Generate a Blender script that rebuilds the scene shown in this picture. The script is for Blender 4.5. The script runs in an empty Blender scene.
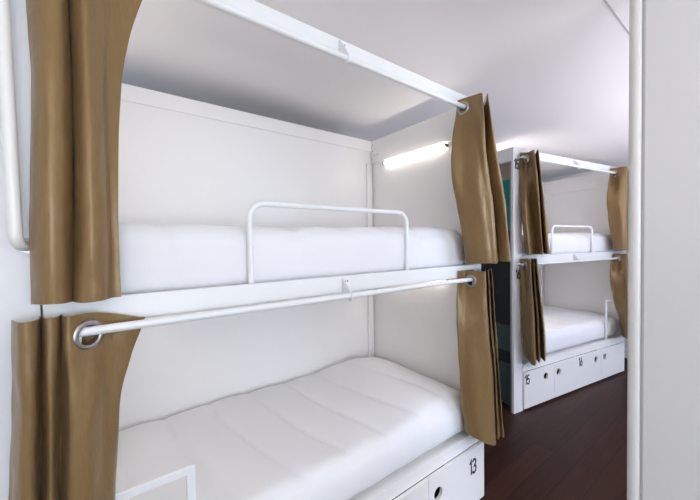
import bpy, bmesh, math, random
from mathutils import Vector, Matrix, noise
PI = math.pi
scn = bpy.context.scene
COL = scn.collection
# ------------------------------------------------------------------ camera
FPX, YAW, PITCH, ROLL = 323.78, 0.9238, 0.0212, -0.013
CAM = Vector((0, 0, 1.56))
Fw = Vector((math.cos(YAW)*math.cos(PITCH), math.sin(YAW)*math.cos(PITCH), -math.sin(PITCH)))
R0 = Vector((math.sin(YAW), -math.cos(YAW), 0)); U0 = R0.cross(Fw)
Rt = R0*math.cos(ROLL) + U0*math.sin(ROLL); Up = -R0*math.sin(ROLL) + U0*math.cos(ROLL)
cd = bpy.data.cameras.new('camera'); cam = bpy.data.objects.new('camera', cd); COL.objects.link(cam)
cd.sensor_fit = 'HORIZONTAL'; cd.sensor_width = 36; cd.lens = FPX/700*36; cd.clip_start = 0.02
M3 = Matrix((Rt, Up, -Fw)).transposed()
cam.matrix_world = Matrix.Translation(CAM) @ M3.to_4x4()
scn.camera = cam

def proj_y(P):
    d = P - CAM
    return 250 - FPX*d.dot(Up)/d.dot(Fw)

# frames: near bunk and far bunk, u along the bed, v away from the room
NEAR = (Vector((-0.126, 1.08, 0)), 0.0)
FAR = (Vector((2.9017, 1.4236, 0)), -0.1665)
def W(fr, u, v, z):
    o, a = fr; c, s = math.cos(a), math.sin(a)
    return Vector((o.x + c*u - s*v, o.y + s*u + c*v, z))
def plan(fr, px, v, z):
    """plan position u on the vertical plane v of a bunk frame, seen at column px of the photo"""
    o, a = fr; n = Vector((-math.sin(a), math.cos(a), 0)); t0 = Vector((math.cos(a), math.sin(a), 0))
    py = 240
    for _ in range(4):
        d = Fw + Rt*((px-350)/FPX) - Up*((py-250)/FPX)
        t = ((o-CAM).dot(n)+v)/d.dot(n)
        P = CAM + d*t; P.z = z
        py = proj_y(P)
    return (P-o).dot(t0)

# ------------------------------------------------------------------ materials
def mat(name, col, rough=.5, metal=0, bump=0, bscale=200, var=0, vscale=3, spec=.5, sheen=0, emit=None, coat=0):
    m = bpy.data.materials.new(name); m.use_nodes = True
    nt = m.node_tree; b = nt.nodes['Principled BSDF']
    b.inputs['Base Color'].default_value = (*col, 1)
    b.inputs['Roughness'].default_value = rough; b.inputs['Metallic'].default_value = metal
    b.inputs['Specular IOR Level'].default_value = spec
    b.inputs['Sheen Weight'].default_value = sheen
    b.inputs['Coat Weight'].default_value = coat
    tc = nt.nodes.new('ShaderNodeTexCoord')
    if var:
        n = nt.nodes.new('ShaderNodeTexNoise'); n.inputs['Scale'].default_value = vscale; n.inputs['Detail'].default_value = 4
        r = nt.nodes.new('ShaderNodeMapRange'); r.inputs['To Min'].default_value = 1-var; r.inputs['To Max'].default_value = 1+var
        mx = nt.nodes.new('ShaderNodeVectorMath'); mx.operation = 'SCALE'; mx.inputs[0].default_value = col
        nt.links.new(tc.outputs['Object'], n.inputs['Vector']); nt.links.new(n.outputs['Fac'], r.inputs['Value'])
        nt.links.new(r.outputs['Result'], mx.inputs['Scale']); nt.links.new(mx.outputs['Vector'], b.inputs['Base Color'])
    if bump:
        n = nt.nodes.new('ShaderNodeTexNoise'); n.inputs['Scale'].default_value = bscale; n.inputs['Detail'].default_value = 3
        bp = nt.nodes.new('ShaderNodeBump'); bp.inputs['Strength'].default_value = bump; bp.inputs['Distance'].default_value = .002
        nt.links.new(tc.outputs['Object'], n.inputs['Vector']); nt.links.new(n.outputs['Fac'], bp.inputs['Height'])
        nt.links.new(bp.outputs['Normal'], b.inputs['Normal'])
    if emit:
        b.inputs['Emission Color'].default_value = (*emit[0], 1); b.inputs['Emission Strength'].default_value = emit[1]
    return m
M = dict(
    paint=mat('white_paint', (.89, .875, .86), .55, bump=.06, bscale=90, var=.015),
    ceiling=mat('ceiling_paint', (.90, .88, .88), .7, bump=.05, bscale=60, var=.015, vscale=1.5),
    board=mat('white_board', (.89, .875, .865), .38, var=.012, bump=.02, bscale=300),
    steel=mat('white_lacquer_steel', (.85, .86, .865), .33, var=.01),
    leftwall_dimmed=mat('wall_left_dimmed_paint', (.78, .79, .81), .5, bump=.04, bscale=90, var=.01),  # white paint darkened to offset the strong light on this front
    groove=mat('grey_groove', (.50, .485, .48), .8),
    rightwall_dimmed=mat('wall_right_dimmed_paint', (.79, .78, .78), .6, var=.012),  # white paint toned down too, against overexposure of the partition
    trim=mat('trim_white', (.84, .83, .81), .3),
    linen=mat('white_mattress_cover', (.86, .86, .885), .85, bump=.12, bscale=140, var=.012, sheen=.2),
    satin=None,
    chrome=mat('brushed_chrome', (.42, .41, .39), .33, metal=1, bump=.05, bscale=400),
    black=mat('black_ink', (.012, .012, .014), .5),
    screw=mat('screw_grey', (.35, .35, .34), .35, metal=.8),
    teal=mat('teal_paint', (.0, .19, .165), .5, var=.04),
    dark=mat('recess_shade', (.004, .006, .0065), .7, var=.1),  # near-black standing in for deep shade
    shaded_green=mat('shaded_green_panel', (.045, .072, .070), .6, var=.05),  # shade on the bunk beyond, put into the colour
    taupe=mat('taupe_panel', (.30, .25, .19), .6),
    led=mat('led_diffuser', (.9, .9, .88), .4, emit=((1, .90, .81), 8.5)),
    led_fill=mat('led_fill_diffuser', (.9, .9, .88), .4, emit=((1, .90, .81), 34.0)),  # stronger glow for the strips added in the far bunk
    cap=mat('grey_plastic', (.16, .15, .14), .4),
    glass=mat('window_daylight', (.8, .9, 1), .2, emit=((.72, .84, 1), 1.0)),
    door=mat('dark_door_paint', (.035, .04, .042), .4, var=.05),
)
def satin_mat():
    m = bpy.data.materials.new('brown_satin'); m.use_nodes = True
    nt = m.node_tree; b = nt.nodes['Principled BSDF']
    tc = nt.nodes.new('ShaderNodeTexCoord')
    mp = nt.nodes.new('ShaderNodeMapping'); mp.inputs['Scale'].default_value = (260, 260, 30)
    n = nt.nodes.new('ShaderNodeTexNoise'); n.inputs['Scale'].default_value = 1; n.inputs['Detail'].default_value = 3
    cr = nt.nodes.new('ShaderNodeValToRGB')
    cr.color_ramp.elements[0].color = (.180, .110, .047, 1); cr.color_ramp.elements[1].color = (.262, .166, .073, 1)
    nt.links.new(tc.outputs['Object'], mp.inputs['Vector']); nt.links.new(mp.outputs['Vector'], n.inputs['Vector'])
    nt.links.new(n.outputs['Fac'], cr.inputs['Fac']); nt.links.new(cr.outputs['Color'], b.inputs['Base Color'])
    n2 = nt.nodes.new('ShaderNodeTexNoise'); n2.inputs['Scale'].default_value = 22; n2.inputs['Detail'].default_value = 4
    bp = nt.nodes.new('ShaderNodeBump'); bp.inputs['Strength'].default_value = .6; bp.inputs['Distance'].default_value = .004
    nt.links.new(tc.outputs['Object'], n2.inputs['Vector']); nt.links.new(n2.outputs['Fac'], bp.inputs['Height'])
    nt.links.new(bp.outputs['Normal'], b.inputs['Normal'])
    b.inputs['Roughness'].default_value = .31; b.inputs['Specular IOR Level'].default_value = .6; b.inputs['Specular Tint'].default_value = (1, .8, .55, 1)
    b.inputs['Sheen Weight'].default_value = .06; b.inputs['Sheen Roughness'].default_value = .35
    b.inputs['Sheen Tint'].default_value = (1, .85, .65, 1)
    return m
M['satin'] = satin_mat()
def floor_mat():
    m = bpy.data.materials.new('dark_wood_planks'); m.use_nodes = True
    nt = m.node_tree; b = nt.nodes['Principled BSDF']
    tc = nt.nodes.new('ShaderNodeTexCoord')
    br = nt.nodes.new('ShaderNodeTexBrick'); br.inputs['Scale'].default_value = 1
    br.inputs['Brick Width'].default_value = 1.3; br.inputs['Row Height'].default_value = .14
    br.inputs['Mortar Size'].default_value = .002; br.inputs['Mortar Smooth'].default_value = .2
    br.inputs['Color1'].default_value = (.026, .010, .007, 1); br.inputs['Color2'].default_value = (.048, .018, .012, 1)
    br.inputs['Mortar'].default_value = (.008, .004, .003, 1)
    mp = nt.nodes.new('ShaderNodeMapping'); mp.inputs['Scale'].default_value = (3, 45, 1)
    n = nt.nodes.new('ShaderNodeTexNoise'); n.inputs['Scale'].default_value = 1; n.inputs['Detail'].default_value = 6
    r = nt.nodes.new('ShaderNodeMapRange'); r.inputs['To Min'].default_value = .55; r.inputs['To Max'].default_value = 1.5
    mx = nt.nodes.new('ShaderNodeVectorMath'); mx.operation = 'SCALE'
    nt.links.new(tc.outputs['Object'], br.inputs['Vector']); nt.links.new(tc.outputs['Object'], mp.inputs['Vector'])
    nt.links.new(mp.outputs['Vector'], n.inputs['Vector']); nt.links.new(n.outputs['Fac'], r.inputs['Value'])
    nt.links.new(br.outputs['Color'], mx.inputs[0]); nt.links.new(r.outputs['Result'], mx.inputs['Scale'])
    nt.links.new(mx.outputs['Vector'], b.inputs['Base Color'])
    bp = nt.nodes.new('ShaderNodeBump'); bp.inputs['Strength'].default_value = .3; bp.inputs['Distance'].default_value = .003
    nt.links.new(n.outputs['Fac'], bp.inputs['Height']); nt.links.new(bp.outputs['Normal'], b.inputs['Normal'])
    b.inputs['Roughness'].default_value = .45; b.inputs['Specular IOR Level'].default_value = .2
    return m
M['floor'] = floor_mat()

# ------------------------------------------------------------------ helpers
def link(name, me, m, parent=None, smooth=False):
    o = bpy.data.objects.new(name, me); COL.objects.link(o)
    if m: me.materials.append(m)
    if smooth:
        for p in me.polygons: p.use_smooth = True
    if parent: o.parent = parent
    return o
def fin(name, bm, m, parent=None, smooth=False, auto=None):
    bmesh.ops.recalc_face_normals(bm, faces=bm.faces)
    me = bpy.data.meshes.new(name); bm.to_mesh(me); bm.free()
    o = link(name, me, m, parent, smooth or auto)
    if auto:
        me.set_sharp_from_angle(angle=math.radians(auto))
    return o
def bx(bm, x0, x1, y0, y1, z0, z1, bev=0):
    b2 = bmesh.new()
    bmesh.ops.create_cube(b2, size=1)
    for v in b2.verts:
        v.co = Vector((x0+(v.co.x+.5)*(x1-x0), y0+(v.co.y+.5)*(y1-y0), z0+(v.co.z+.5)*(z1-z0)))
    if bev:
        bmesh.ops.bevel(b2, geom=b2.edges[:], offset=bev, segments=2, affect='EDGES', profile=.5)
    merge(bm, b2)
def merge(bm, b2):
    me = bpy.data.meshes.new('tmp'); b2.to_mesh(me); b2.free(); bm.from_mesh(me); bpy.data.meshes.remove(me)
def box(name, b, m, parent=None, bev=.002):
    bm = bmesh.new(); bx(bm, *b, bev=bev); return fin(name, bm, m, parent)
def tube_bm(bm, pts, r, n=14, cap=True):
    pts = [Vector(p) for p in pts]; rings = []
    T = []
    for i in range(len(pts)):
        a = pts[max(i-1, 0)]; b = pts[min(i+1, len(pts)-1)]; T.append((b-a).normalized())
    ref = Vector((0, 0, 1)) if abs(T[0].z) < .9 else Vector((0, 1, 0))
    N = (ref - T[0]*ref.dot(T[0])).normalized()
    for i, p in enumerate(pts):
        N = (N - T[i]*N.dot(T[i])).normalized(); B = T[i].cross(N)
        rings.append([bm.verts.new(p + (N*math.cos(2*PI*k/n) + B*math.sin(2*PI*k/n))*r) for k in range(n)])
    for a, b in zip(rings, rings[1:]):
        for k in range(n): bm.faces.new((a[k], a[(k+1) % n], b[(k+1) % n], b[k]))
    if cap:
        bm.faces.new(rings[0][::-1]); bm.faces.new(rings[-1])
def tube(name, pts, r, m, parent=None, n=16):
    bm = bmesh.new(); tube_bm(bm, pts, r, n); return fin(name, bm, m, parent, auto=50)
def arc(c, a0, a1, r, ax, ay, n=8):
    return [c + ax*(r*math.cos(a0+(a1-a0)*i/n)) + ay*(r*math.sin(a0+(a1-a0)*i/n)) for i in range(n+1)]
def prism(name, poly, y0, y1, m, parent=None, holes=(), bev=0):
    """plate in the u-z plane between depths y0 and y1, with round holes (u, z, r)"""
    bm = bmesh.new(); E = []
    def loop(ps):
        vs = [bm.verts.new((p[0], y0, p[1])) for p in ps]
        for a, b in zip(vs, vs[1:]+vs[:1]): E.append(bm.edges.new((a, b)))
    loop(poly)
    for (u, z, r) in holes: loop([(u+r*math.cos(2*PI*k/28), z+r*math.sin(2*PI*k/28)) for k in range(28)])
    bmesh.ops.triangle_fill(bm, use_beauty=True, edges=E)
    fs = bm.faces[:]
    ex = bmesh.ops.extrude_face_region(bm, geom=fs)
    for v in ex['geom']:
        if isinstance(v, bmesh.types.BMVert): v.co.y = y1
    return fin(name, bm, m, parent)
def disc(name, c, r, t, m, parent=None, axis='Y', n=16):
    c = Vector(c); d = {'Y': Vector((0, 1, 0)), 'X': Vector((1, 0, 0)), 'Z': Vector((0, 0, 1))}[axis]
    return tube(name, [c-d*t/2, c+d*t/2], r, m, parent, n)
def thing(name, label, cat, loc=(0, 0, 0), rz=0, group=None):
    o = bpy.data.objects.new(name, None); COL.objects.link(o); o.empty_display_size = .1
    o.location = loc; o.rotation_euler = (0, 0, rz); o['label'] = label; o['category'] = cat
    if group: o['group'] = group
    return o
def struct(o, label=None):
    o['kind'] = 'structure'
    if label: o['label'] = label
    return o
def arcp(cx, cy, rx, ry, a0, a1, n=14):
    return [(cx+rx*math.cos(math.radians(a0+(a1-a0)*k/n)), cy+ry*math.sin(math.radians(a0+(a1-a0)*k/n))) for k in range(n+1)]
GLYPH = {
    '1': [[(.02, .76), (.22, .97), (.22, .0)]],
    '3': [arcp(.24, .73, .21, .22, 160, -80) + arcp(.24, .27, .23, .25, 80, -160)],
    '4': [[(.32, 0), (.32, .97), (.02, .28), (.46, .28)]],
    '5': [[(.42, .95), (.10, .95), (.06, .52)] + arcp(.23, .31, .20, .29, 110, -155)],
    '6': [[(.36, .97), (.16, .62), (.06, .40)] + arcp(.25, .29, .20, .27, 165, -200, 24)],
}
ADV = {'1': .36, '3': .56, '4': .56, '5': .56, '6': .56}
def text(name, s, h, loc, m, parent, squash=.9, wt=.078):
    """number painted on a front that faces -v, built of flat strokes"""
    tot = sum(ADV[c] for c in s) - .10
    x0 = -tot/2; bm = bmesh.new(); lay = 0
    for ch in s:
        for st in GLYPH[ch]:
            L_, R_ = [], []
            for k, p in enumerate(st):
                a = Vector(st[max(k-1, 0)]); b = Vector(st[min(k+1, len(st)-1)]); p = Vector(p)
                if 0 < k < len(st)-1:
                    d1 = (p-a).normalized(); d2 = (b-p).normalized(); n = Vector((-(d1+d2).y, (d1+d2).x)).normalized()
                    c = max(.45, n.dot(Vector((-d1.y, d1.x))))
                    w = wt/c
                else:
                    d = (b-a).normalized(); n = Vector((-d.y, d.x)); w = wt
                L_.append(p+n*w); R_.append(p-n*w)
            vs = []
            for q in L_+R_:
                X_ = loc[0]+(x0+q.x)*h*squash; Z_ = loc[2]+(q.y-.5)*h
                vs.append((bm.verts.new((X_, loc[1]-.0006, Z_)), bm.verts.new((X_, loc[1]+.0003, Z_))))
            n_ = len(L_)
            for k in range(n_-1):
                a, b, c, d = vs[k], vs[k+1], vs[n_+k+1], vs[n_+k]
                bm.faces.new((a[0], b[0], c[0], d[0])); bm.faces.new((d[1], c[1], b[1], a[1]))
                bm.faces.new((a[1], b[1], b[0], a[0])); bm.faces.new((d[0], c[0], c[1], d[1]))
            for k in (0, n_-1):
                a, d = vs[k], vs[n_+k]; bm.faces.new((a[0], d[0], d[1], a[1]))
        x0 += ADV[ch]
    return fin(name, bm, m, parent)

# ------------------------------------------------------------------ the room
CEIL = 2.52
XF = 5.45
struct(box('floor', (-2.7, XF+.1, -3.5, 2.55, -.1, 0), M['floor'], bev=0))
struct(box('ceiling', (-2.7, XF+.1, -3.5, 2.55, CEIL, CEIL+.1), M['ceiling'], bev=0))
struct(box('wall_back', (-.3, XF+.1, 2.45, 2.55, 0, CEIL), M['paint'], bev=0))
struct(box('wall_left', (-2.6, -.1295, 1.08, 1.18, 0, CEIL), M['leftwall_dimmed'], bev=0))
struct(box('wall_side', (-2.7, -2.6, -3.4, 1.18, 0, CEIL), M['paint'], bev=0))
struct(box('wall_far', (XF, XF+.1, -3.4, 2.45, 0, CEIL), M['paint'], bev=0))
# wall behind the camera, with two window openings
bm = bmesh.new()
WIN = [(-1.1, 1.3), (2.6, 4.8)]
xs = [-2.7, WIN[0][0], WIN[0][1], WIN[1][0], WIN[1][1], XF+.1]
for i in range(5):
    if i in (1, 3):
        bx(bm, xs[i], xs[i+1], -3.5, -3.4, 0, .85); bx(bm, xs[i], xs[i+1], -3.5, -3.4, 2.15, CEIL)
    else: bx(bm, xs[i], xs[i+1], -3.5, -3.4, 0, CEIL)
struct(fin('wall_rear', bm, M['paint']))
for k, (a, b) in enumerate(WIN):
    bm = bmesh.new()
    for q in ((a, b, .85, .90), (a, b, 2.10, 2.15), (a, a+.05, .9, 2.1), (b-.05, b, .9, 2.1), ((a+b)/2-.03, (a+b)/2+.03, .9, 2.1)):
        bx(bm, q[0], q[1], -3.48, -3.42, q[2], q[3], bev=.003)
    w = struct(fin('window_%d' % (k+1), bm, M['trim']))
    box('pane', (a+.04, b-.04, -3.456, -3.45, .89, 2.11), M['glass'], w, bev=0)
# partition beside the camera on the right, its rounded edge strip
struct(box('wall_right', (1.55, 1.67, -3.4, .300, 0, CEIL), M['rightwall_dimmed'], bev=0))
bm = bmesh.new()
ring = [(1.548, .3005), (1.541, .306), (1.539, .318), (1.543, .330), (1.555, .338), (1.665, .338), (1.672, .330), (1.672, .3005)]
va = [bm.verts.new((x, y, 0)) for x, y in ring]; vb = [bm.verts.new((x, y, CEIL)) for x, y in ring]
for i in range(len(ring)):
    j = (i+1) % len(ring); bm.faces.new((va[i], va[j], vb[j], vb[i]))
bm.faces.new(va[::-1]); bm.faces.new(vb)
struct(fin('trim_1', bm, M['trim'], auto=45))
struct(box('trim_2', (1.5475, 1.5498, .2915, .2985, 0, CEIL), M['groove'], bev=0))
# ceiling panel joint running away from the partition
struct(box('trim_3', (1.4, XF, .425, .431, CEIL-.002, CEIL), M['groove'], bev=0))
# far door and the baseboard beside it
d = struct(box('door_1', (XF-.03, XF, .25, 1.15, 0, 2.02), M['door'], bev=.003))
dh = tube('door_handle', [(XF-.03, .34, 1.0), (XF-.075, .34, 1.0), (XF-.075, .46, 1.0)], .009, M['chrome'], d)
struct(box('baseboard_far', (XF-.02, XF, 1.16, 2.45, 0, .1), M['trim'], bev=.003))

# ------------------------------------------------------------------ bunk beds
ZT0, ZT, ZM0, ZM, ZB, ZS = 2.318, 2.389, 1.355, 1.425, .4275, .353
DEP = .95
def screws(parent, pts, axis='Y', r=.004):
    for p in pts: disc('screw', p, r, .003, M['screw'], parent, axis, 10)
def bunk(label, fr, u0, L, flip, doors, rod_top, rod_low, guard, post=False, group=None):
    t = thing('bunk_bed', label, 'bunk bed', fr[0], fr[1], 'white bunk beds')
    a, b = u0, L
    # end panels with chamfered lower front corner
    for s, (e0, e1) in enumerate(((a, a+.035), (b-.035, b))):
        box('end_panel', (e0, e1, .022, DEP+.02, .0, ZT), M['board'], t)
    box('back_panel', (a+.035, b-.035, DEP, DEP+.02, 0, ZT), M['board'], t)
    # raised rails round the top inside
    box('back_rail', (a+.035, b-.035, DEP-.012, DEP, ZT-.085, ZT), M['board'], t)
    for e0, e1, sg in ((b-.047, b-.035, 1), (a+.035, a+.047, -1)):
        r = box('end_rail', (e0, e1, .03, DEP-.012, ZT-.185, ZT), M['board'], t)
        x = e0-.001 if sg > 0 else e1+.001
        screws(r, [(x, DEP-.05, ZT-.12), (x, DEP-.09, ZT-.12), (x, DEP-.03, ZT-.035), (x, DEP-.03, ZT-.085)], 'X')
    # corner posts at the back wall
    for e0, e1 in ((b-.098, b-.047), (a+.047, a+.098)):
        box('corner_post', (e0, e1, DEP-.018, DEP, ZB, ZT-.185), M['board'], t)
    # front beams
    ends = []
    for z0, z1, nm in ((ZT0, ZT, 'top_beam'), (ZM0, ZM, 'middle_beam')):
        bb = box(nm, (a, b, 0, .022, z0, z1), M['steel'], t, bev=.003)
        for e in (a+.03, b-.03):
            pl = box('end_plate', (e-.028, e+.028, -.003, 0, z0+.008, z1-.004), M['steel'], bb, bev=.001)
            disc('bolt', (e, -.005, (z0+z1)/2), .008, .006, M['steel'], pl, 'Y', 12)
    # upper bed deck
    bm = bmesh.new(); bx(bm, a+.035, b-.035, .022, DEP, ZM0+.012, ZM0+.03)
    fin('upper_deck', bm, M['board'], t)
    # lower base: front strip with chamfered ends, deck
    c = .065
    prism('base_strip', [(a, ZS+.004), (b, ZS+.004), (b, ZS+.006), (b-.012, ZS+.03), (b-c, ZB), (a+c, ZB), (a+.012, ZS+.03), (a, ZS+.006)], .0, .022, M['board'], t)
    for e in (a, b-.018):
        box('base_side', (e, e+.018, .0, .022, 0, ZS), M['board'], t, bev=.001)
    bm = bmesh.new(); bx(bm, a+.035, b-.035, .022, DEP, ZB-.03, ZB-.008)
    fin('lower_deck', bm, M['board'], t)
    screws(t, [((b if flip else a)+(-1 if flip else 1)*k, -.001, ZB-.022) for k in (.075, .095)])
    # drawer fronts with finger holes and painted numbers
    for (d0, d1, holes, nums) in doors:
        dr = prism('drawer_front', [(d0+.0015, .02), (d1-.0015, .02), (d1-.0015, ZS), (d0+.0015, ZS)], -.018, -.001, M['board'], t,
                   holes=[(h, .262 if post else .243, .034) for h in holes])
        for (s, u, z) in nums: text('number', s, .085, (u, -.0185, z), M['black'], dr)
        # near-black sheet behind the front, standing for shade inside the drawer
        bm = bmesh.new(); bx(bm, d0+.02, d1-.02, .25, .26, .03, ZS-.03)
        fin('drawer_shade', bm, M['dark'], dr)
    # curtain rods with a centre bracket
    for (r0, r1, z, zb0, zb1, sg) in ((rod_top[0], rod_top[1], rod_top[2], ZT0, ZT, 1), (rod_low[0], rod_low[1], rod_low[2], ZM0, ZM, -1)):
        v = -.05
        rd = tube('curtain_rod', [(r0, v, z), (r1, v, z)], .0115, M['steel'], t, 20)
        for e, q in ((r0, 1), (r1, -1)):
            tube('rod_holder', [(e+q*.01, v, z), (e+q*.01, -.012, z+.003), (e+q*.01, .003, z+.012 if sg < 0 else ZT0+.012)], .007, M['steel'], rd, 10)
        g = (a+b)/2 - (.065 if not post else .12)
        bm = bmesh.new()
        pz = z - .020
        tri = [(-.066, pz), (-.046, pz), (.0, zb0+.01), (0, zb1-.012), (-.006, zb1-.008), (-.066, z+.010)]
        A = [bm.verts.new((g-.002, y, zz)) for y, zz in tri]; B = [bm.verts.new((g+.002, y, zz)) for y, zz in tri]
        for i in range(6): bm.faces.new((A[i], A[(i+1) % 6], B[(i+1) % 6], B[i]))
        bm.faces.new(A[::-1]); bm.faces.new(B)
        bk = fin('rod_bracket', bm, M['steel'], t)
        box('bracket_plate', (g-.002, g+.034, -.0025, 0, zb0+.018, zb1-.006), M['steel'], bk, bev=.001)
        screws(bk, [(g+.013, -.004, zb1-.022), (g+.024, -.004, zb1-.022)], r=.0035)
    # guard hoop of the upper bunk
    g0, g1, gz = guard; r = .055; X = Vector((1, 0, 0)); Z = Vector((0, 0, 1)); y = Vector((0, .012, 0))
    pts = [Vector((g0, .012, ZM-.04))] + arc(Vector((g0+r, .012, gz-r)), PI, PI/2, r, X, Z) + \
          arc(Vector((g1-r, .012, gz-r)), PI/2, 0, r, X, Z) + [Vector((g1, .012, ZM-.04))]
    pts = [p + Vector((0, .022, 0)) for p in pts]
    tube('guard_rail', pts, .0105, M['steel'], t, 16)
    # flat-bar guard of the lower bunk
    if flip: q0, q1 = a+.0355, .332
    else: q0, q1 = 1.585, b-.0355
    bm = bmesh.new()
    for o2 in ([(q0, q1, .86, .885)], [((q1-.025) if flip else q0, q1 if flip else q0+.025, .40, .86)], [((q0 if flip else q1-.025), (q0+.025 if flip else q1), .40, .86)]):
        for (x0, x1, z0, z1) in o2: bx(bm, x0, x1, -.002, .010, z0, z1, bev=.002)
    fin('lower_guard_rail', bm, M['steel'], t)
    return t

near = bunk('large near white bunk bed with long rails filling the left of the view', NEAR, 0, 1.93, True,
            [(1.410, 1.925, [1.488], [('13', 1.803, .250)]), (.52, 1.410, [.62, 1.31], [('14', .90, .255)]), (.004, .52, [.42], [])],
            (.06, 1.715, 2.287), (.065, 1.79, 1.350), (.53, 1.322, 1.705))
far = bunk('smaller white bunk bed in the distance, seen between curtain and right wall', FAR, .115, 2.01, False,
           [(.122, .585, [.447], [('15', .164, .286)]), (.585, 1.455, [.655, 1.345], [('16', 1.04, .292)]), (1.455, 1.955, [1.525], [])],
           (.05, 1.90, 2.300), (.05, 1.95, 1.350), (.63, 1.36, 1.705), post=True)
# far bunk: broad end post with painted numbers, and the end frame, its opening filled with blocks coloured as the shaded bunk beyond
box('end_post', (0, .1145, -.002, .032, 0, 2.395), M['board'], far, bev=.002)
text('number', '15', .085, (.040, -.0028, 2.245), M['black'], far)
text('number', '16', .085, (.058, -.0028, 1.262), M['black'], far)
box('frame_head', (0, .1145, .0325, DEP, 2.276, 2.395), M['board'], far)
box('frame_post', (0, .1145, DEP-.1, DEP, 0, 2.2755), M['board'], far)
for nm, z0, z1, m in (('upper_infill', 2.125, 2.275, 'taupe'), ('teal_infill', 1.655, 2.125, 'teal'), ('shade_infill', .775, 1.655, 'dark'),
                      ('grey_infill', .535, .775, 'shaded_green'), ('shade_gap', .418, .535, 'dark'), ('lower_infill', .04, .418, 'shaded_green')):
    x0 = .05 if m != 'dark' else .075
    o = box(nm, (x0, .1145, .033, DEP-.101, z0, z1), M[m], far, bev=0)
box('corner_edge', (-.003, 0, .02, .032, 0, 2.276), M['screw'], far, bev=0)

# ------------------------------------------------------------------ mattresses
def mattress(label, fr, u0, u1, v0, v1, z0, h, head, seed, bump=.05):
    t = bpy.data.meshes.new('mattress'); bm = bmesh.new()
    bmesh.ops.create_cube(bm, size=1)
    nx, ny, nz = 110, 48, 14
    bm.free(); bm = bmesh.new()
    def grid(fn, n, m):
        vs = [[bm.verts.new(fn(i/n, j/m)) for j in range(m+1)] for i in range(n+1)]
        for i in range(n):
            for j in range(m): bm.faces.new((vs[i][j], vs[i+1][j], vs[i+1][j+1], vs[i][j+1]))
    grid(lambda a, b: (a, b, 1), nx, ny); grid(lambda a, b: (a, b, 0), nx, ny)
    grid(lambda a, b: (a, 0, b), nx, nz); grid(lambda a, b: (a, 1, b), nx, nz)
    grid(lambda a, b: (0, a, b), ny, nz); grid(lambda a, b: (1, a, b), ny, nz)
    bmesh.ops.remove_doubles(bm, verts=bm.verts, dist=1e-5)
    Lx, Ly = u1-u0, v1-v0; r = .065
    off = Vector((seed*3.1, seed*1.7, 0))
    for v in bm.verts:
        a, b, c = v.co
        p = Vector((a*Lx, b*Ly, c*h))
        q = Vector((min(max(p.x, r), Lx-r), min(max(p.y, r), Ly-r), min(max(p.z, r), h-r)))
        d = p-q
        if d.length > 1e-6: p = q + d.normalized()*r
        top = max(0, min(1, (p.z-h*.35)/(h*.65)))
        k = (p.x if head < 0 else Lx-p.x)                      # distance from the head end
        crown = .020*math.sin(PI*b)**.6*top if 0 < b < 1 else 0
        pil = bump*math.exp(-((k-.27)/.20)**2)*(math.sin(PI*min(1, max(0, b)))**.5 if 0 < b < 1 else 0)*top
        wob = p.x + .25*p.y*(1-p.y*.4) + .02*noise.noise(Vector((p.x*2, p.y*3, 0))+off) + .03*math.sin(p.y*3)
        g = (wob/.235) % 1
        qd = -.0075*math.exp(-((min(g, 1-g))/.045)**2)*top
        puff = .008*math.sin(PI*g)*top
        nz_ = .007*noise.noise(Vector((p.x*4, p.y*4, p.z*3))+off)*(.4+top)
        p.z += crown+pil+(qd+puff)+nz_
        side = 1-abs(2*c-1)
        if b < .02: p.y -= .006*side + .004*math.sin(PI*g) + nz_
        v.co = Vector((u0+p.x, v0+p.y, z0+p.z))
    o = fin('mattress', bm, M['linen'], None, smooth=True)
    o.location = fr[0]; o.rotation_euler = (0, 0, fr[1])
    o['label'] = label; o['category'] = 'mattress'; o['group'] = 'white mattresses on the bunk decks'
    return o
mattress('white mattress on the upper deck of the near bunk bed', NEAR, .040, 1.868, .052, .935, ZM0+.034, .225, 1, 1, .03)
mattress('white quilted mattress on the lower deck of the near bunk, above drawer 13', NEAR, .040, 1.868, .018, .947, ZB+.001, .200, 1, 2, .065)
mattress('white mattress on the upper deck of the distant bunk bed', FAR, .155, 1.965, .052, .925, ZM0+.034, .225, 1, 3, .02)
mattress('white mattress on the lower deck of the distant bunk, above drawers 15 and 16', FAR, .155, 1.90, .020, .925, ZB+.001, .215, -1, 4, .05)

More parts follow.
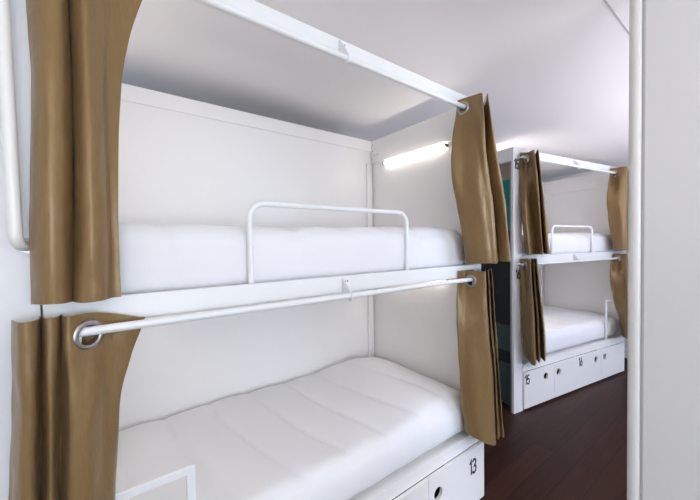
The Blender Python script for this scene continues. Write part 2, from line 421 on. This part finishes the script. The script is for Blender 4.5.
# ------------------------------------------------------------------ curtains
def cr(p0, p1, p2, p3, t):
    return .5*((2*p1)+(-p0+p2)*t+(2*p0-5*p1+4*p2-p3)*t*t+(-p0+3*p1-3*p2+p3)*t**3)
def spline(pts, n):
    out = []
    for i in range(len(pts)-1):
        a = pts[max(i-1, 0)]; b = pts[i]; c = pts[i+1]; d = pts[min(i+2, len(pts)-1)]
        for k in range(n): out.append(cr(a, b, c, d, k/n))
    out.append(pts[-1]); return out
def curtain(label, fr, rows, grommets, seed=0, wr=.005, group=None, hemw=.006):
    """rows: (z, [(px, v), ...]) from the top down; each row the plan of the pleats at that height"""
    plans = []
    for z, pts in rows:
        plans.append(spline([Vector((plan(fr, q[0], q[1], z+(q[2] if len(q) > 2 else 0)), q[1], z+(q[2] if len(q) > 2 else 0))) for q in pts], 9))
    cols = list(zip(*plans))
    verts = []
    for cidx, c in enumerate(cols):
        zs = [p.z for p in c]; dense = spline(list(c), 12)
        verts.append(dense)
    nU, nV = len(verts), len(verts[0])
    bm = bmesh.new(); off = Vector((seed*5.3, seed*2.9, seed))
    mid = verts[nU//2][nV//2].copy()
    org = Vector((sum(v[0].x for v in verts)/nU, -.05, rows[-1][0]))
    G = []
    for i in range(nU):
        row = []
        for j in range(nV):
            p = verts[i][j].copy()
            f = j/(nV-1)
            amp = wr*min(1, .25+f*2)
            n = noise.noise(Vector((p.x*14, p.y*14, p.z*2.2))+off)*amp*1.5 + noise.noise(Vector((p.x*26, p.y*26, p.z*11))+off)*amp*.6
            # direction across the cloth
            a = verts[max(i-1, 0)][j]; b = verts[min(i+1, nU-1)][j]; tt = (b-a); nn = Vector((-tt.y, tt.x, 0))
            if nn.length > 1e-9: p += nn.normalized()*n
            if p.y > -.006 and p.z < 5: p.y = min(p.y, -.006)
            p.z += hemw*noise.noise(Vector((p.x*14, 0, 0))+off)*(1 if f > .98 else 0)
            row.append(bm.verts.new(p-org))
        G.append(row)
    for i in range(nU-1):
        for j in range(nV-1): bm.faces.new((G[i][j], G[i+1][j], G[i+1][j+1], G[i][j+1]))
    root = fin('curtain', bm, M['satin'], None, smooth=True)
    sm = root.modifiers.new('thickness', 'SOLIDIFY'); sm.thickness = .0022; sm.offset = 0
    root.location = W(fr, org.x, org.y, org.z); root.rotation_euler = (0, 0, fr[1])
    root['label'] = label; root['category'] = 'curtain'; root['group'] = 'brown satin curtains on the bunk rods'
    for (px, v, z, yawdeg, r) in grommets:
        u = plan(fr, px, v, z); c = Vector((u, v, z))-org
        cand = [(abs(verts[i][j].z-z)*.5+(verts[i][j].xy-Vector((u, v))).length, i, j) for i in range(1, nU-1) for j in range(nV)]
        _, i0, j0 = min(cand); tv = verts[i0+1][j0]-verts[i0-1][j0]; tv.z = 0; tv.normalize()
        nrm = Vector((tv.y, -tv.x, 0))
        c = Vector((verts[i0][j0].x, verts[i0][j0].y, z))-org
        bx_ = Vector((-nrm.y, nrm.x, 0)); Zv = Vector((0, 0, 1))
        bm = bmesh.new()
        prof = [(0, -.005), (.001, -.008), (.006, -.0095), (.011, -.008), (.014, -.003), (.014, .003), (.011, .008), (.006, .0095), (.001, .008), (0, .005)]
        n = 36; rg = []
        for k in range(n):
            a = 2*PI*k/n; rad = bx_*math.cos(a)+Zv*math.sin(a)
            rg.append([bm.verts.new(c+rad*(r-.003+q[0]*1.05)+nrm*q[1]*(.8 if fr is NEAR else 1.25)) for q in prof])
        for k in range(n):
            A, B = rg[k], rg[(k+1) % n]
            for q in range(len(prof)):
                q2 = (q+1) % len(prof); bm.faces.new((A[q], B[q], B[q2], A[q2]))
        g = fin('grommet', bm, M['chrome'], root, smooth=True)
        g['label'] = 'round chrome eyelet around the curtain rod'
        # the dark opening behind the eyelet: a hole cut in the cloth
        bm = bmesh.new(); n = 24
        A = [bm.verts.new(c+(bx_*math.cos(2*PI*k/n)+Zv*math.sin(2*PI*k/n))*(r-.002)-nrm*.02) for k in range(n)]
        B = [bm.verts.new(c+(bx_*math.cos(2*PI*k/n)+Zv*math.sin(2*PI*k/n))*(r-.002)+nrm*.02) for k in range(n)]
        for k in range(n): bm.faces.new((A[k], A[(k+1) % n], B[(k+1) % n], B[k]))
        bm.faces.new(A[::-1]); bm.faces.new(B)
        bmesh.ops.recalc_face_normals(bm, faces=bm.faces)
        me = bpy.data.meshes.new('cut'); bm.to_mesh(me); bm.free()
        co = bpy.data.objects.new('cut', me); COL.objects.link(co); co.location = root.location; co.rotation_euler = root.rotation_euler
        bpy.context.view_layer.update()
        bo = root.modifiers.new('hole', 'BOOLEAN'); bo.operation = 'DIFFERENCE'; bo.object = co; bo.solver = 'EXACT'
        bpy.context.view_layer.update()
        dg = bpy.context.evaluated_depsgraph_get()
        nm = bpy.data.meshes.new_from_object(root.evaluated_get(dg))
        old = root.data; root.modifiers.clear(); root.data = nm; nm.name = 'curtain'
        for p in nm.polygons: p.use_smooth = True
        nm.set_sharp_from_angle(angle=math.radians(60))
        bpy.data.objects.remove(co); bpy.data.meshes.remove(me)
    return root

# near left, upper: hangs from the top rod, its head above the picture
curtain('brown satin curtain at the upper left, hanging down to the middle beam', NEAR, [
    (2.335, [(14, -.045), (28, -.085), (56, -.075), (62, -.02), (70, -.08), (86, -.10), (106, -.05), (132, -.018), (158, -.012)]),
    (2.22, [(20, -.045), (34, -.085), (60, -.080), (66, -.02), (73, -.08), (86, -.10), (104, -.06), (120, -.030), (140, -.014)]),
    (2.07, [(30, -.040), (42, -.090), (63, -.085), (70, -.02), (77, -.085), (88, -.10), (103, -.065), (109, -.045), (126, -.022)]),
    (1.90, [(31, -.035), (44, -.095), (65, -.085), (73, -.02), (80, -.085), (90, -.10), (103, -.075), (107, -.040), (119.5, -.028)]),
    (1.65, [(31, -.035), (45, -.095), (66, -.085), (74, -.02), (80, -.085), (92, -.10), (104, -.075), (108, -.040), (118, -.035)]),
    (1.428, [(32, -.035), (45, -.085), (65, -.080), (73, -.02), (78, -.075), (92, -.085), (104, -.075), (111, -.040), (121, -.035)]),
], [(106, -.05, 2.277, -52, .026)], 1)
curtain('brown satin curtain at the lower left, chrome eyelet below the middle beam', NEAR, [
    (1.396, [(12, -0.035), (20, -0.085), (36, -0.075), (41, -0.02), (46, -0.072), (57, -0.066), (61, -0.03), (67, -0.078), (88, -0.05), (112, -0.02, -0.013), (141, -0.011, -0.034), (138, -0.0068, -0.034), (82, -0.0066, -0.034)]),
    (1.335, [(12, -0.035), (20, -0.085), (36, -0.08), (41, -0.02), (46, -0.075), (57, -0.07), (61, -0.03), (67, -0.08), (88, -0.05), (112, -0.02), (137, -0.011, -0.005), (134, -0.0068, -0.005), (82, -0.0066, -0.005)]),
    (1.26, [(12, -0.035), (21, -0.09), (36, -0.085), (41, -0.02), (46, -0.08), (57, -0.075), (61, -0.03), (68, -0.085), (88, -0.065), (108, -0.03), (128, -0.011, 0), (125, -0.0068, 0), (82, -0.0066, 0)]),
    (1.15, [(11, -0.035), (21, -0.09), (36, -0.085), (41, -0.02), (47, -0.085), (56, -0.08), (61, -0.03), (69, -0.09), (88, -0.085), (103, -0.045), (119, -0.025), (117, -0.01, 0), (94, -0.0066, 0)]),
    (.90, [(9, -0.035), (20, -0.095), (35, -0.09), (41, -0.02), (47, -0.088), (55, -0.085), (60, -0.03), (68, -0.095), (86, -0.095), (100, -0.07), (114, -0.035), (112, -0.01, 0), (89, -0.0066, 0)]),
    (.37, [(6, -0.035), (17, -0.095), (33, -0.09), (39, -0.02), (46, -0.088), (54, -0.085), (59, -0.03), (67, -0.095), (84, -0.095), (97, -0.08), (108, -0.035), (106, -0.01, 0), (83, -0.0066, 0)]),
], [(88, -.05, 1.341, -58, .027)], 2)
# near right, upper
curtain('brown satin curtain in the middle of the view, hanging from the near top rod', NEAR, [
    (2.33, [(468, -.0065), (459, -.007), (457.3, -.014), (463, -.050), (470, -.092, -.004), (476, -.128, -.008), (481.4, -.158, -.012), (482.3, -.145, -.012), (482, -.06, -.006), (483.5, -.08), (487.3, -.145, .01), (488, -.12, .01), (487, -.04)]),
    (2.24, [(468, -0.0065), (458, -0.008), (456, -0.014), (463, -0.05), (470, -0.092), (476, -0.13), (482, -0.165), (483.3, -0.165), (483, -0.06), (484.5, -0.08), (490, -0.15), (490.6, -0.12), (489, -0.04)]),
    (2.08, [(469.5, -0.009), (454.5, -0.008), (452.5, -0.024), (462, -0.06), (473, -0.12), (478.15, -0.1475), (483.3, -0.175), (485, -0.155), (484.7, -0.06), (486, -0.09), (494.5, -0.15), (495.5, -0.12), (493, -0.04)]),
    (1.92, [(470, -0.009), (455, -0.008), (453, -0.022), (464, -0.07), (476, -0.13), (481.5, -0.15000000000000002), (487, -0.17), (488.6, -0.15), (488.5, -0.06), (490, -0.09), (499.5, -0.15), (500.5, -0.12), (498, -0.04)]),
    (1.70, [(477, -0.009), (462, -0.008), (460, -0.022), (470, -0.08), (481, -0.13), (486.75, -0.14500000000000002), (492.5, -0.16), (494, -0.14), (494, -0.06), (496, -0.09), (505, -0.145), (506, -0.12), (503, -0.04)]),
    (1.44, [(484, -0.009), (469, -0.008), (467, -0.022), (476, -0.085), (487, -0.13), (491.65, -0.14), (496.3, -0.15), (497.5, -0.13), (497.7, -0.06), (500, -0.09), (509.5, -0.135), (511, -0.11), (508, -0.04)]),
], [(463, -.050, 2.277, -160, .025)], 3, wr=.0045)
curtain('brown satin curtain under the middle curtain, beside drawer 13', NEAR, [
    (1.398, [(474, -.0065), (461, -.0065), (458.6, -.010), (464.5, -.017), (471, -.053), (484, -.128), (485.5, -.10), (486, -.05), (488, -.11), (489.5, -.05), (491.5, -.10), (491, -.03)]),
    (1.30, [(472, -.0065), (460, -.0065), (457.5, -.010), (464, -.020), (471, -.055), (484.5, -.125), (486.3, -.10), (487, -.05), (489, -.11), (490.5, -.05), (493, -.10), (492, -.03)]),
    (1.10, [(474.5, -.009), (459.5, -.008), (457.5, -.026), (465, -.050), (474, -.085), (486, -.130), (488, -.10), (489, -.05), (491, -.11), (492, -.05), (495, -.10), (494, -.03)]),
    (.80, [(477, -.009), (462, -.008), (460, -.026), (468, -.060), (478, -.100), (490, -.130), (492, -.10), (493, -.05), (495, -.11), (496, -.05), (498.5, -.10), (497, -.03)]),
    (.40, [(483, -.009, 0), (468, -.008, .085), (466, -.026, .092), (473, -.070, .078), (483, -.110, .055), (494, -.130, .018), (495.3, -.11, .01), (495.6, -.06), (498, -.10), (500, -.08), (503.5, -.10, -.01), (502, -.03)]),
], [(471, -.050, 1.340, -160, .025)], 4, wr=.0045)
# far bunk
curtain('small brown curtain beside the post numbered 15, upper level', FAR, [
    (2.345, [(527.5, -.009), (522.5, -.008), (520.5, -.02), (527, -.05), (530.5, -.09), (533.6, -.13), (534.4, -.12), (535, -.04), (537, -.13), (538.6, -.15), (539, -.04)]),
    (2.22, [(527.5, -.009), (522.5, -.008), (520.5, -.02), (527, -.05), (532, -.12), (535, -.17), (535.8, -.15), (536, -.04), (538.5, -.13), (540, -.15), (540, -.04)]),
    (1.90, [(527.5, -.009), (522.5, -.008), (520.5, -.02), (525, -.085), (530.5, -.075), (538, -.17), (539, -.15), (539.5, -.04), (542, -.13), (544, -.15), (544, -.04)]),
    (1.44, [(533, -.009), (528, -.008), (526, -.02), (529.5, -.10), (535, -.07), (542, -.16), (543, -.14), (543.5, -.04), (546, -.12), (549.5, -.14), (549, -.04)]),
], [(527, -.05, 2.290, -165, .028)], 5, wr=.005)
curtain('small brown curtain at the distant bunk, upper level, next to the right wall', FAR, [
    (2.355, [(617.5, -.009), (612.5, -.008), (610.7, -.012), (614.8, -.049), (620.5, -.10), (626, -.148), (627.5, -.14), (628, -.04), (632, -.12), (636, -.14)]),
    (2.20, [(616, -.009), (611, -.008), (609, -.02), (614.5, -.05), (620, -.12), (626, -.16), (627.5, -.14), (628, -.04), (632, -.12), (637, -.14)]),
    (2.0, [(614, -.009), (609, -.008), (607, -.02), (613, -.07), (620, -.13), (626, -.16), (627.5, -.14), (628, -.04), (633, -.12), (638, -.14)]),
    (1.75, [(616, -.009), (611, -.008), (609, -.02), (615, -.07), (621, -.13), (627, -.16), (628, -.14), (629, -.04), (634, -.12), (639, -.14)]),
    (1.44, [(620, -.009), (615, -.008), (613, -.02), (617, -.07), (622, -.12), (628, -.15), (629, -.13), (630, -.04), (635, -.12), (640, -.14)]),
], [(614.8, -.05, 2.290, -165, .028)], 6, wr=.005)
curtain('small brown curtain beside the post numbered 16, lower level', FAR, [
    (1.40, [(528, -.009), (523, -.008), (521, -.02), (525, -.05), (528, -.10), (530.5, -.13), (531.5, -.04), (533.5, -.12), (534.3, -.04), (536.5, -.12), (537, -.03)]),
    (1.25, [(527.5, -.009), (522.5, -.008), (520.5, -.02), (525, -.05), (528, -.10), (531, -.13), (532, -.04), (534.5, -.12), (535.3, -.04), (538, -.12), (539, -.03)]),
    (.95, [(528.5, -.009), (523.5, -.008), (521.5, -.02), (526, -.06), (530, -.12), (533.5, -.14), (534.5, -.04), (537, -.12), (538, -.04), (541.5, -.12), (542, -.03)]),
    (.70, [(529, -.009), (524, -.008), (522, -.02), (526, -.06), (530, -.12), (534.5, -.14), (535.5, -.04), (538.5, -.12), (540, -.04), (544, -.12), (545, -.03)]),
    (.47, [(533, -.009, 0), (528, -.008, .03), (526, -.02, .03), (529, -.06), (532, -.11), (535.5, -.13), (536.5, -.04), (539.5, -.12), (541, -.04), (545, -.12), (546, -.03)]),
], [(524.5, -.05, 1.340, -165, .028)], 7, wr=.005)
curtain('small brown curtain at the distant bunk, lower level, next to the right wall', FAR, [
    (1.40, [(620.5, -.009), (615.5, -.008), (613.5, -.012), (618.4, -.05), (624, -.105), (628, -.14), (629, -.04), (633, -.12), (637, -.14)]),
    (1.27, [(617.5, -.009), (612.5, -.008), (610.5, -.02), (617, -.05), (623, -.12), (628, -.16), (629, -.04), (633, -.12), (637, -.14)]),
    (1.10, [(617.5, -.009), (612.5, -.008), (610.5, -.02), (616, -.07), (623, -.12), (628, -.16), (629, -.04), (633, -.12), (637, -.14)]),
    (.85, [(621, -.009), (616, -.008), (614, -.02), (619, -.07), (624, -.12), (628, -.16), (629, -.04), (633, -.12), (637, -.14)]),
    (.60, [(627, -.009), (622, -.008), (620, -.02), (622, -.07), (625, -.12), (628, -.16), (630, -.04), (633, -.12), (637, -.14)]),
    (.45, [(629, -.009), (624, -.008), (622, -.02), (624, -.07), (627, -.12), (630, -.16), (632, -.04), (635, -.12), (639, -.14)]),
], [(618.3, -.05, 1.340, -165, .028)], 8, wr=.005)

# ------------------------------------------------------------------ strip lights, grab rail
def strip(label, fr, u, v0, v1, z, turn=0):
    t = thing('strip_light', label, 'light', W(fr, u, (v0+v1)/2, z), fr[1]+turn, 'strip lights on the bunk end walls')
    l = v1-v0
    box('light_body', (-.008, -.001, -l/2, l/2, -.006, .008), M['steel'], t, bev=.002)
    d = box('diffuser', (-.026, -.009, -l/2+.008, l/2-.008, -.006, .004), M['led' if fr is NEAR else 'led_fill'], t, bev=.003)
    for q in (-l/2-.006, l/2):
        box('end_cap', (-.028, -.001, q, q+.006, -.008, .009), M['cap'], t, bev=.001)
    return t
strip('glowing white strip light on the end wall of the near upper bunk', NEAR, 1.895, .21, .785, 2.178)
strip('strip light under the upper deck in the near lower bunk, mostly hidden by the beam', NEAR, 1.895, .21, .785, 1.320)
strip('added strip light for fill inside the near upper bunk, hidden behind the upper left curtain', NEAR, .035, .12, .80, 2.178, PI)  # this and the next strip added out of sight to brighten the near bunk
strip('added strip light for fill inside the near lower bunk, hidden behind the lower left curtain', NEAR, .035, .12, .80, 1.320, PI)
strip('added strip light for fill inside the distant upper bunk on the wall behind post 15', FAR, .15, .21, .785, 2.178, PI)  # both far strips added out of sight to brighten that bunk
strip('added strip light for fill inside the distant lower bunk on the wall behind post 16', FAR, .15, .21, .785, 1.320, PI)

P = [Vector((-.160, 1.03, 2.34))]
X = Vector((.30, .954, 0)); Z = Vector((0, 0, 1))
c0 = Vector((-.160, 1.03, 1.592)) + X*.028
pts = [Vector((-.160, 1.0795, 2.36))] + [Vector((-.172, 1.03, 2.34))] + arc(c0, PI, 1.5*PI, .028, X, Z, 8)
pts[-1] = pts[-1]
pts.append(Vector((pts[-1].x+.006, 1.0795, pts[-1].z)))
g = tube('grab_rail', pts, .0125, M['trim'], None, 20)
g['label'] = 'vertical white tubular grab rail on the wall at the left edge'; g['category'] = 'grab rail'
bm = bmesh.new()
e = pts[-1]; tube_bm(bm, [Vector((e.x, 1.0765, e.z)), Vector((e.x, 1.0795, e.z))], .019, 20)
fin('rail_flange', bm, M['screw'], g, auto=40)

# ------------------------------------------------------------------ light
def area(name, loc, target, sx, sy, power, col):
    l = bpy.data.lights.new(name, 'AREA'); l.shape = 'RECTANGLE'; l.size = sx; l.size_y = sy; l.energy = power; l.color = col
    o = bpy.data.objects.new(name, l); COL.objects.link(o); o.location = loc
    o.rotation_euler = (Vector(target)-Vector(loc)).to_track_quat('-Z', 'Y').to_euler()
    return o
area('daylight_window', (.1, -3.38, 1.5), (.1, 2, 1.5), 2.3, 1.2, 26, (.68, .83, 1))
area('daylight_far_window', (3.7, -3.38, 1.5), (3.7, 2, 1.3), 2.1, 1.2, 32, (.58, .75, 1))
area('uplight_fill', (-.3, -2.0, 1.3), (-.3, -2.0, 3), 1.6, 1.6, 44, (1, .95, .92))  # two unseen fill lights brightening the ceiling, with no lamp fixture
area('uplight_fill', (3.2, -.9, 1.4), (3.2, -.9, 3), 1.6, 1.6, 44, (.95, .92, 1))
w = bpy.data.worlds.new('world'); scn.world = w; w.use_nodes = True
w.node_tree.nodes['Background'].inputs['Color'].default_value = (.7, .82, 1, 1)
w.node_tree.nodes['Background'].inputs['Strength'].default_value = .6

scn.view_settings.view_transform = 'Standard'; scn.view_settings.look = 'None'
scn.view_settings.exposure = 0.72; scn.view_settings.gamma = 1
scn.view_settings.use_curve_mapping = False
